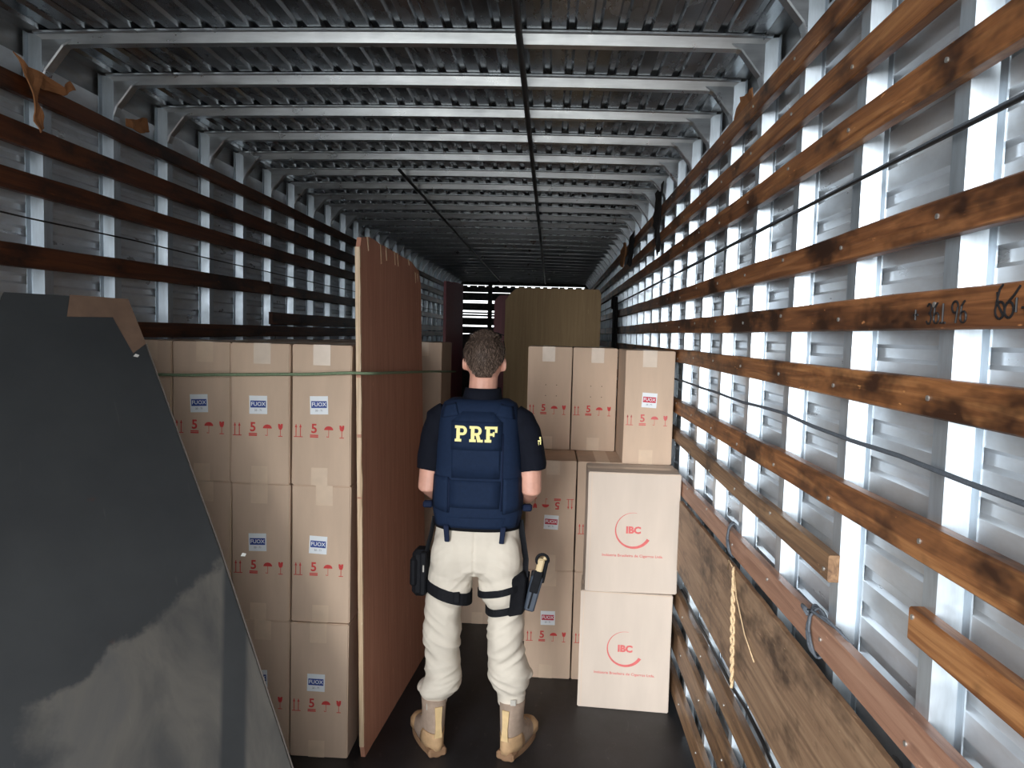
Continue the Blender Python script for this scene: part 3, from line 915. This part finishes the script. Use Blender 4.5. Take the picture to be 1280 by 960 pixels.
# --- body: one continuous surface
b = MB()
b.rings([ring(0, .03, z, rx, ry) for z, rx, ry in ((.80, .13, .09), (.9, .15, .10), (1.02, .14, .095), (1.2, .15, .10), (1.35, .16, .10), (1.44, .15, .085), (1.49, .09, .06))])
b.tube([(.004, .03, 1.42), (.006, .035, 1.52), (.009, .05, 1.62)], [.066, .060, .058], 16)
b.ell(HC, HRr, 28, 18)
b.ell(HC+Vector((0, .035, -.055)), (.056, .066, .056), 20, 12)      # jaw
b.ell(HC+Vector((0, .095, -.012)), (.013, .020, .024), 12, 8)       # nose
b.ell(HC+Vector((0, .100, -.024)), (.016, .014, .010), 12, 8)
b.ell(HC+Vector((0, .082, .022)), (.055, .016, .010), 14, 8)        # brow
b.ell(HC+Vector((0, .088, -.052)), (.022, .012, .006), 12, 8)       # lips
b.ell(HC+Vector((0, .087, -.062)), (.020, .012, .006), 12, 8)
b.ell(HC+Vector((0, .085, -.090)), (.022, .016, .016), 12, 8)       # chin
for s in (-1, 1):
    b.ell(HC+Vector((s*.080, -.004, -.016)), (.008, .022, .032), 14, 10, Matrix.Rotation(s*R(28), 3, 'Z') @ Matrix.Rotation(R(-10), 3, 'X'))
    b.ell(HC+Vector((s*.074, .004, -.030)), (.010, .014, .020), 12, 8)
ARM = {-1: [(-.165, .02, 1.42), (-.190, .012, 1.30), (-.204, -.012, 1.145), (-.185, .07, 1.115), (-.095, .235, 1.10)],
       1: [(.165, .02, 1.42), (.208, .012, 1.30), (.219, -.012, 1.145), (.200, .07, 1.118), (.105, .235, 1.11)]}
for s in (-1, 1):
    A = ARM[s]
    b.tube(A, [.055, .050, .043, .045, .029], 14)
    w = Vector(A[-1]); d = (w-Vector(A[-2])).normalized()
    sd = Vector((-s*.75, .55, .0)).normalized()
    pc = w+d*.045
    b.tube([w-d*.01, w+d*.02, pc, pc+d*.035], [(.030, .022), (.036, .020), (.042, .018), (.036, .014)], 12)
    up = Vector((0, 0, 1))
    for k, (L, off) in enumerate(((.072, .030), (.082, .010), (.076, -.010), (.060, -.029))):
        p0 = pc+d*.028+up*off
        q1 = p0+d*L*.42+sd*.006; q2 = q1+(d*.55+sd*.75).normalized()*L*.34; q3 = q2+(-d*.25+sd).normalized()*L*.28
        b.tube([p0-d*.02, p0, q1, q2, q3], [.009, .0092, .0088, .0082, .0065], 8)
    t0 = w+d*.028+up*.030
    b.tube([t0-up*.012, t0+(d*.5+up*.6+sd*.3)*.028, t0+(d*.9+up*.55+sd*.6)*.045, t0+(d*1.2+up*.45+sd*.9)*.058], [.011, .0105, .0095, .0075], 8)
    b.tube([(s*.085, .04, .92), (s*.105, .04, .75), (s*.135, .045, .50), (s*.150, .05, .30), (s*.165, .035, .10)], [.080, .070, .050, .042, .030], 14)
    b.ell((s*.195, .10, .055), (.030, .095, .024), 14, 8, Matrix.Rotation(-s*R(24), 3, 'Z'))
body = ob('person', remeshed(b, 'person', M['skin'], .0052, 3), None, (PX, PY, 0))
tag(body, 'man seen from behind in navy vest, off-white trousers and tan boots', 'person')
for s in (-1, 1):
    MB().ell(HC+Vector((s*.030, .082, .004)), (.011, .008, .008), 12, 8).build('eye', M['eye'], body, smooth=True)

# --- hair
mb = MB(); nu, nv = 56, 30; keep = {}
def hairline(ph):       # ph: 0 = right, 90 = front, -90 = back ; returns lowest z of the hair (head units)
    f = sin(ph)
    if f > 0: return .30+.25*f
    side = abs(cos(ph))
    return -.62+.55*max(0, side-.55)/.45
def hp(th, ph, lift):
    n_ = Vector((sin(th)*cos(ph), sin(th)*sin(ph), cos(th)))
    p_ = Vector((n_.x*HRr.x, n_.y*HRr.y, n_.z*HRr.z))
    return HC+p_+n_*lift
for i in range(nv+1):
    for j in range(nu):
        th = pi*i/nv; ph = 2*pi*j/nu
        z = cos(th); hl = hairline(ph)
        t = max(0, min(1, (z-hl)/.45))
        k = noise.noise(Vector((cos(ph)*sin(th)*4, sin(ph)*sin(th)*4, z*4)))
        lift = .0005+.0095*t**.7+(.0035*k if t > .3 else 0)+(.004 if z > .8 else 0)
        mb.v.append(tuple(hp(th, ph, lift)))
        keep[(i, j)] = z > hl-.05
for i in range(nv):
    for j in range(nu):
        if keep[(i, j)] and keep[(i+1, j)]:
            mb.f.append((i*nu+j, (i+1)*nu+j, (i+1)*nu+(j+1) % nu, i*nu+(j+1) % nu))
hair = mb.build('hair', M['hair'], body, smooth=True)
so = hair.modifiers.new('s', 'SOLIDIFY'); so.thickness = .006; so.offset = -1
rs = random.Random(5)
mb = MB()
for _ in range(2600):
    z = rs.uniform(-.6, 1); ph = rs.uniform(0, 2*pi)
    if z < hairline(ph)+.03: continue
    th = math.acos(z)
    t = max(0, min(1, (z-hairline(ph))/.45))
    p0 = hp(th, ph, .004*t); n_ = (p0-HC).normalized()
    dn = Vector((0, 0, -1)) if z < .75 else Vector((rs.uniform(-1, 1), rs.uniform(-.2, 1), 0))
    tg = (dn - n_*dn.dot(n_)); tg = tg.normalized() if tg.length > 1e-3 else Vector((1, 0, 0))
    tg = (tg+n_.cross(tg)*rs.uniform(-.7, .7)).normalized(); sd = n_.cross(tg)
    L = (.010+.012*t)*rs.uniform(.7, 1.3)
    tip = p0+tg*L+n_*(.0095*t+.001+.006*(z > .7))
    mid = p0+tg*L*.5+n_*(.011*t+.0015)
    w = .0016
    mb.add([p0-sd*w, p0+sd*w, mid+sd*w*.8, mid-sd*w*.8, tip], [(0, 1, 2, 3), (3, 2, 4)])
o = mb.build('hair_strands', M['hair_tip'], body); o['kind'] = 'stuff'

# --- sunglasses pushed up on the head
mb = MB()
sg = M['nylon']
g = MB()
for s in (-1, 1):
    g.tube([HC+Vector((s*.074, .045, .078)), HC+Vector((s*.083, -.01, .045)), HC+Vector((s*.081, -.05, .012)), HC+Vector((s*.078, -.058, -.008))], .0018, 6)
g.tube([HC+Vector((x, .062-.9*x*x*6, .102+.012-2.2*x*x)) for x in [-.074+.0148*i for i in range(11)]], .0022, 6)
gl = g.build('sunglasses', sg, body, smooth=True)
for s in (-1, 1):
    MB().ell(HC+Vector((s*.036, .072, .096)), (.028, .010, .018), 14, 8).build('lens', sg, gl, smooth=True)

# --- shirt with sleeves and collar
b = MB()
b.rings([ring(0, .03, z, rx, ry, 2.3) for z, rx, ry in ((.98, .150, .105), (1.1, .155, .105), (1.25, .165, .112), (1.38, .172, .112), (1.44, .168, .10), (1.485, .135, .085), (1.515, .085, .07))])
SLV = {-1: [(-.135, .02, 1.445), (-.165, .018, 1.425), (-.186, .014, 1.34), (-.200, -.002, 1.215)],
       1: [(.135, .02, 1.445), (.165, .018, 1.425), (.205, .014, 1.345), (.224, -.002, 1.225)]}
for s in (-1, 1):
    b.tube(SLV[s], [.055, .062, .060, .057], 18)
def fold_shirt(c):
    return .0035*noise.noise(Vector((c.x*14, c.y*14, c.z*20)))+.002*noise.noise(Vector((c.x*30, c.y*30, c.z*34)))
shirt = ob('shirt', remeshed(b, 'shirt', M['shirt'], .006, 3, fold_shirt), body)
MB().rings([ring(.006, .035, 1.497, .086, .084), ring(.007, .036, 1.535, .078, .079), ring(.008, .038, 1.556, .074, .076), ring(.008, .038, 1.557, .069, .071), ring(.008, .036, 1.535, .068, .069)], cap=False).build('collar', M['shirt'], shirt, smooth=True)
# sleeve emblem
mb = MB()
for (dx, dz, w, h) in ((0, 0, .010, .006), (.004, .012, .006, .010), (-.004, -.012, .006, .012), (.006, -.004, .004, .02)):
    x0 = .246+dx; mb.box(x0-w/2, x0+w/2, -.032-.3*(.0)-.0, -.026, 1.352+dz-h/2, 1.352+dz+h/2)
mb.build('sleeve_emblem', M['yellow'], shirt)

# --- tactical vest
VR = [(1.000, .176, .128), (1.04, .183, .132), (1.085, .188, .134), (1.15, .187, .134), (1.21, .184, .134), (1.32, .174, .134), (1.42, .167, .130), (1.47, .160, .118), (1.498, .148, .100), (1.512, .120, .080)]
VE, VCY = 2.9, .025
def vest_dims(z):
    for (a, ra, ya), (c, rc, yc) in zip(VR, VR[1:]):
        if a <= z <= c:
            t = (z-a)/(c-a); return ra+(rc-ra)*t, ya+(yc-ya)*t
    return VR[0][1:] if z < VR[0][0] else VR[-1][1:]
def vest_back(x, z):
    rx, ry = vest_dims(z)
    u = min(.999, abs(x)/rx)
    return VCY-ry*(1-u**VE)**(1/VE)
rg = []
zs = [1.0+.016*i for i in range(33)]
for z in zs:
    rx, ry = vest_dims(z)
    rg.append(ring(0, VCY, z, rx, ry, VE, 56))
mb = MB().rings(rg)
for i, v in enumerate(mb.v):
    k = .003*noise.noise(Vector((v[0]*11, v[1]*11, v[2]*15)))
    mb.v[i] = (v[0]*(1+k*3), v[1]+k*(1 if v[1] > VCY else -1), v[2])
vest = mb.build('tactical_vest', M['vest'], body, smooth=True)
def panel(name, poly, th, mat, parent, lift=0.004, cuts=4):
    """cloth panel lying on the back of the vest; poly in (x, z)"""
    bm = bmesh.new()
    bm.faces.new([bm.verts.new((x, 0, z)) for x, z in poly])
    bmesh.ops.triangulate(bm, faces=bm.faces)
    bmesh.ops.subdivide_edges(bm, edges=bm.edges, cuts=cuts, use_grid_fill=True)
    for v in bm.verts: v.co.y = vest_back(v.co.x, v.co.z)-lift-th
    bmesh.ops.recalc_face_normals(bm, faces=bm.faces)
    if sum(f.normal.y for f in bm.faces) > 0: bmesh.ops.reverse_faces(bm, faces=bm.faces)
    me = bpy.data.meshes.new(name); bm.to_mesh(me); bm.free(); me.materials.append(mat)
    me.polygons.foreach_set('use_smooth', [True]*len(me.polygons))
    o_ = ob(name, me, parent)
    so_ = o_.modifiers.new('s', 'SOLIDIFY'); so_.thickness = th+.004; so_.offset = -1
    return o_
panel('back_panel', [(-.098, 1.205), (.094, 1.205), (.094, 1.435), (.062, 1.470), (-.060, 1.470), (-.098, 1.435)], .004, M['vest'], vest, .002)
pat = panel('name_patch', [(-.102, 1.318), (.100, 1.318), (.100, 1.432), (-.102, 1.432)], .003, M['vest'], vest, .006)
panel('side_pocket', [(-.182, 1.075), (-.112, 1.062), (-.112, 1.205), (-.180, 1.205)], .006, M['vest'], vest, .003)
panel('side_pocket', [(.112, 1.062), (.182, 1.075), (.180, 1.205), (.112, 1.205)], .006, M['vest'], vest, .003)
panel('lower_flap', [(-.104, 1.085), (.094, 1.085), (.100, 1.195), (-.104, 1.195)], .004, M['vest'], vest, .002)
panel('seam', [(.101, 1.075), (.107, 1.075), (.107, 1.385), (.101, 1.385)], .002, M['vest_dark'], vest, .002, 2)
panel('seam', [(-.110, 1.062), (-.105, 1.062), (-.105, 1.200), (-.110, 1.200)], .002, M['vest_dark'], vest, .003, 2)
panel('hem_band', [(-.165, 1.004), (.165, 1.004), (.172, 1.045), (-.172, 1.045)], .003, M['vest'], vest, .002)
for s in (-1, 1):
    panel('shoulder_strap', [(s*.075, 1.455), (s*.150, 1.440), (s*.140, 1.49), (s*.09, 1.503)], .004, M['vest'], vest, .003)
    MB().box(s*.205-.020, s*.205+.020, -.02, .015, 1.058, 1.085).build('side_buckle', M['vest_dark'], vest, bev=.006)
    MB().prism([(s*.115-.011, -.108, 1.012), (s*.115+.011, -.108, 1.012), (s*.115+.010-s*.006, -.112, .945), (s*.115-.010-s*.006, -.112, .945)], (0, .008, 0)).build('hanging_tab', M['vest_dark'], vest, fix=True, bev=.003)
# lettering: slab-serif P R F
def slab(ch):
    q = []                                  # quads / strips in a unit cell, x 0..0.82, z 0..1
    R4 = lambda x0, x1, z0, z1: q.append([(x0, z0), (x1, z0), (x1, z1), (x0, z1)])
    R4(.10, .34, 0, 1)
    R4(0, .44, 0, .17)
    R4(0, .12, .83, 1)
    if ch in 'PR':
        zc, ro, ri = .70, .30, .11
        R4(.34, .50, .84, 1); R4(.34, .50, .40, .57)
        n = 10
        for i in range(n):
            a0, a1 = -pi/2+pi*i/n, -pi/2+pi*(i+1)/n
            f = lambda a, rx, rz: (.50+rx*cos(a), zc+rz*sin(a))
            q.append([f(a0, .10, .135), f(a0, .31, .30), f(a1, .31, .30), f(a1, .10, .135)])
    if ch == 'R':
        q.append([(.42, .42), (.66, .42), (.80, .0), (.54, .0)])
        R4(.52, .90, 0, .16)
    if ch == 'F':
        R4(.34, .82, .83, 1); R4(.66, .82, .62, .84)
        R4(.34, .62, .42, .58); R4(.52, .64, .36, .66)
    return q
for ch, x0 in (('P', -.086), ('R', -.028), ('F', .033)):
    mb = MB(); W, Hh, z0 = .060, .063, 1.352
    for qd in slab(ch):
        pts = [(x0+x*W, z0+z*Hh) for x, z in qd]
        fr = [(x, vest_back(x, z)-.0145, z) for x, z in pts]
        mb.prism(fr, (0, .003, 0))
    mb.build('letter_'+ch.lower(), M['yellow'], pat, fix=True)

# --- trousers
b = MB()
b.rings([ring(0, cy, z, rx, ry, 2.4) for z, rx, ry, cy in ((1.03, .166, .112, .028), (.99, .172, .116, .026), (.93, .180, .124, .022), (.87, .190, .128, .018), (.82, .192, .122, .02), (.795, .17, .10, .025))])
for s in (-1, 1):
    b.ell((s*.088, -.036, .865), (.098, .074, .13), 20, 14)
    b.ell((s*.105, -.010, .76), (.092, .088, .12), 20, 14)
LEG = {-1: [(-.098, .025, .84, .098, .112), (-.118, .028, .75, .088, .105), (-.131, .03, .68, .078, .095), (-.140, .035, .59, .076, .09), (-.143, .035, .51, .077, .09), (-.138, .05, .42, .072, .085), (-.136, .052, .34, .074, .086), (-.144, .055, .285, .080, .088), (-.158, .055, .258, .074, .082), (-.165, .055, .235, .056, .064), (-.170, .055, .185, .050, .058)],
       1: [(.098, .025, .84, .098, .112), (.115, .028, .75, .088, .105), (.125, .03, .69, .081, .095), (.128, .035, .59, .073, .09), (.127, .035, .51, .071, .09), (.133, .05, .42, .075, .085), (.146, .052, .36, .084, .09), (.149, .055, .325, .086, .09), (.152, .055, .298, .070, .078), (.156, .055, .275, .057, .066), (.158, .055, .212, .054, .060)]}
for s in (-1, 1):
    b.rings([ring(cx, cy, z, rx, ry, 2.2) for cx, cy, z, rx, ry in LEG[s]][::-1])
b.ell((-.218, .07, .268), (.030, .05, .026), 14, 8)       # flared cuff corner
b.ell((.224, .07, .335), (.022, .05, .018), 14, 8)
def ridge(p_):
    return 1-2.6*abs(noise.noise(p_))
def fold(c):
    s = 1 if c.x > 0 else -1
    z = c.z; u = (c.x-s*.13)*s
    g_ = lambda m_, w_: math.exp(-((z-m_)/w_)**2)
    d = .005*noise.noise(Vector((c.x*8, c.y*8, z*9)))
    # diagonal creases fanning from the crotch, slanting ones behind the knee, bunching above the boots
    d += .0042*g_(.80, .09)*ridge(Vector((u*7+s*3, c.y*5, z*26+u*20)))
    d += .0050*(g_(.60, .10)+g_(.45, .08))*ridge(Vector((u*6+s*5, c.y*5, z*20-u*16)))
    d += .0075*g_(.32, .06)*ridge(Vector((u*7+s*7, c.y*6, z*26+u*10)))
    d += .0030*ridge(Vector((u*12, c.y*12, z*7+s*11)))*g_(.45, .3)
    if z > .80 and abs(c.x) < .006 and c.y < 0: d -= .004
    return d
trou = ob('trousers', remeshed(b, 'trousers', M['trousers'], .0050, 6, fold), body)
for s, z0, cx in ((-1, .190, -.170), (1, .222, .158)):
    MB().box(cx-.012+s*.012, cx+.012+s*.012, -.016, .0, z0+.006, z0+.036).build('cuff_patch', M['velcro'], trou, bev=.002)

# --- boots
def boot(s, x, ang):
    r = ob('boot', None, body, (x, .0, 0)); r.rotation_euler = (0, 0, ang)
    N = 32
    def outline(z, cy, rx, ry, e=2.4, pin=.12):
        o_ = []
        for px_, py_, pz_ in ring(0, cy, z, rx, ry, e, N):
            t = (py_-(cy-ry))/(2*ry)
            o_.append((px_*(1-.10*(t < .35)*(1-t/.35)+pin*.4*sin(pi*min(1, max(0, (t-.35)/.65)))-.12*(max(0, t-.8)/.2)), py_, pz_))
        return o_
    MB().rings([outline(0, .118, .047, .146), outline(.012, .118, .048, .148), outline(.030, .117, .047, .145)]).build('sole', M['sole'], r, smooth=False)
    MB().box(-.040, .040, -.030, .05, 0, .036).build('heel', M['sole'], r, bev=.008)
    MB().rings([outline(.026, .115, .045, .142), outline(.05, .113, .046, .140), outline(.075, .100, .046, .125), outline(.095, .078, .046, .100), outline(.120, .050, .046, .075), outline(.150, .036, .045, .060), outline(.19, .034, .047, .057), outline(.235, .036, .050, .058)]).build('upper', M['boot_cloth'], r, smooth=True)
    # heel counter and pull strip
    q = []
    for i, (z, cy, rx, ry) in enumerate(((.028, .115, .0455, .1435), (.05, .113, .0465, .1415), (.075, .100, .0465, .1265), (.10, .072, .0465, .095))):
        q.append([(px_*1.03, py_*1.0-.003, pz_) for px_, py_, pz_ in outline(z, cy, rx, ry)])
    mb_ = MB(); idx = [j for j in range(N) if 17 <= j <= 31]
    vs_ = [p_ for k in q for p_ in [k[j] for j in idx]]
    w = len(idx)
    fs_ = [(i*w+j, i*w+j+1, (i+1)*w+j+1, (i+1)*w+j) for i in range(3) for j in range(w-1)]
    ct = mb_.add(vs_, fs_).build('heel_counter', M['boot'], r, smooth=True)
    so_ = ct.modifiers.new('s', 'SOLIDIFY'); so_.thickness = .003; so_.offset = 0
    tp_ = MB().rings([[(-.016+.004*t, y-.002, z), (.016-.004*t, y-.002, z), (.016-.004*t, y+.004, z), (-.016+.004*t, y+.004, z)] for t, y, z in ((0, -.029, .085), (.6, -.030, .115), (1, -.028, .14), (.6, -.026, .17), (0, -.025, .215))]).build('heel_strip', M['boot_light'], r, fix=True)
    MB().rings([outline(.028, .195, .0475, .068), outline(.055, .193, .0475, .066), outline(.078, .185, .040, .052), outline(.088, .18, .022, .035)]).build('toe_cap', M['boot'], r, smooth=True)
    lc = MB()
    for k in range(5):
        y_ = .150-.022*k; z_ = .092+.020*k
        lc.tube([(-.028, y_, z_), (0, y_+.012, z_+.008), (.028, y_, z_)], .0025, 6)
    lc.build('laces', M['boot_light'], r)
    return r
boot(-1, -.152, R(27)); boot(1, .150, R(-22))

# --- thigh rig
from mathutils.bvhtree import BVHTree
tbv = BVHTree.FromPolygons([v.co.copy() for v in trou.data.vertices], [tuple(p_.vertices) for p_ in trou.data.polygons])
def leg_hit(cx, cy, z, t):
    d = Vector((cos(t), sin(t), 0))
    h = tbv.ray_cast(Vector((cx, cy, z)), d)
    return ((h[0].x-cx)*d.x+(h[0].y-cy)*d.y) if h[0] is not None else .09
def band(name, cx, cy, z, h, slope, mat, parent, th=.005, N=40):
    """webbing strap drawn round the leg, following the cloth"""
    rr_ = []
    rad = [max(leg_hit(cx, cy, z+slope*.08*cos(2*pi*j/N)+q*h*.5, 2*pi*j/N) for q in (-1, 0, 1)) for j in range(N)]
    rad = [(rad[j-1]+rad[j]*2+rad[(j+1) % N])/4 for j in range(N)]
    for dz, o_ in ((-h/2, -.004), (-h/2, th), (h/2, th), (h/2, -.004)):
        rr_.append([(cx+(rad[j]+o_)*cos(2*pi*j/N), cy+(rad[j]+o_)*sin(2*pi*j/N), z+dz+slope*rad[j]*cos(2*pi*j/N)) for j in range(N)])
    return MB().rings(rr_+[rr_[0]], cap=False).build(name, mat, parent, merge=True)
band('thigh_strap', -.124, .028, .722, .050, -.28, M['nylon'], body)
band('thigh_strap', .120, .028, .742, .028, .26, M['nylon'], body)
band('thigh_strap', .124, .028, .652, .030, .22, M['nylon'], body)
MB().box(-.085, -.055, -.096, -.080, .690, .735).build('strap_buckle', M['nylon'], body, bev=.003)
hol = MB().prism([(.142, -.090, .640), (.200, -.068, .645), (.210, -.060, .79), (.196, -.066, .82), (.154, -.090, .80)], (.010, .05, 0)).build('thigh_plate', M['nylon'], body, fix=True, bev=.005)
MB().tube([(.178, .0, 1.02), (.190, -.01, .95), (.206, -.015, .86), (.205, -.03, .79)], [(.004, .016)]*4, 8).build('drop_strap', M['nylon'], body)
def slanted(x0, z0, x1, z1, wx, y0, y1, taper=1.0):
    d = Vector((x1-x0, 0, z1-z0)).normalized(); n_ = Vector((d.z, 0, -d.x))
    a, c = Vector((x0, y0, z0)), Vector((x1, y0, z1))
    return [a-n_*wx/2*taper, a+n_*wx/2*taper, c+n_*wx/2, c-n_*wx/2], (0, y1-y0, 0)
pl, of = slanted(.224, .655, .256, .800, .050, -.055, .03, .85)
h2 = MB().prism(pl, of).build('holster', M['holster'], body, fix=True, bev=.006)
pl, of = slanted(.222, .668, .247, .77, .007, -.0575, -.053); MB().prism(pl, of).build('groove', M['nylon'], h2, fix=True)
pl, of = slanted(.240, .735, .262, .825, .034, -.062, -.050); MB().prism(pl, of).build('lock_plate', M['nylon'], h2, fix=True, bev=.003)
pl, of = slanted(.205, .70, .215, .80, .02, -.02, .02); MB().prism(pl, of).build('mount', M['nylon'], h2, fix=True, bev=.003)
pis = ob('pistol', None, None, (PX+.262, PY-.02, .845))
tag(pis, 'pistol with tan grip carried in the thigh holster', 'pistol')
pl, of = slanted(-.008, -.055, .010, .030, .028, -.040, .018); MB().prism(pl, of).build('grip', M['grip'], pis, fix=True, bev=.006)
pl, of = slanted(.012, -.075, .030, .020, .018, -.022, .05); MB().prism(pl, of).build('slide', M['nylon'], pis, fix=True, bev=.004)
MB().tube([(.012+.024*cos(R(a)), -.030, .024+.024*sin(R(a))) for a in range(-20, 221, 20)], .006, 8).build('hammer_guard', M['nylon'], pis, smooth=True)
MB().tube([(.022, -.03+.006*k, .026+.004*k) for k in range(3)], .008, 8).build('magazine_base', M['grip'], pis, smooth=True)

pc = MB().box(-.262, -.196, -.045, .045, .690, .885).build('thigh_pouch', M['nylon'], body, bev=.018)
MB().box(-.268, -.238, -.055, .03, .735, .855).build('pouch_pocket', M['nylon'], pc, bev=.010)
MB().box(-.226, -.200, -.054, -.030, .700, .880).build('pouch_flap', M['nylon'], pc, bev=.006)
MB().box(-.214, -.208, -.0565, -.050, .800, .828).build('pouch_tag', M['velcro'], pc)
MB().tube([(-.178, .0, 1.02), (-.186, -.01, .96), (-.200, -.012, .90), (-.205, -.02, .86)], [(.004, .012)]*4, 8).build('drop_strap', M['nylon'], body)
MB().rings([ring(0, .026, z, .179, .121, 2.4, 40) for z in (.985, 1.02)]).build('belt', M['nylon'], body, smooth=True)
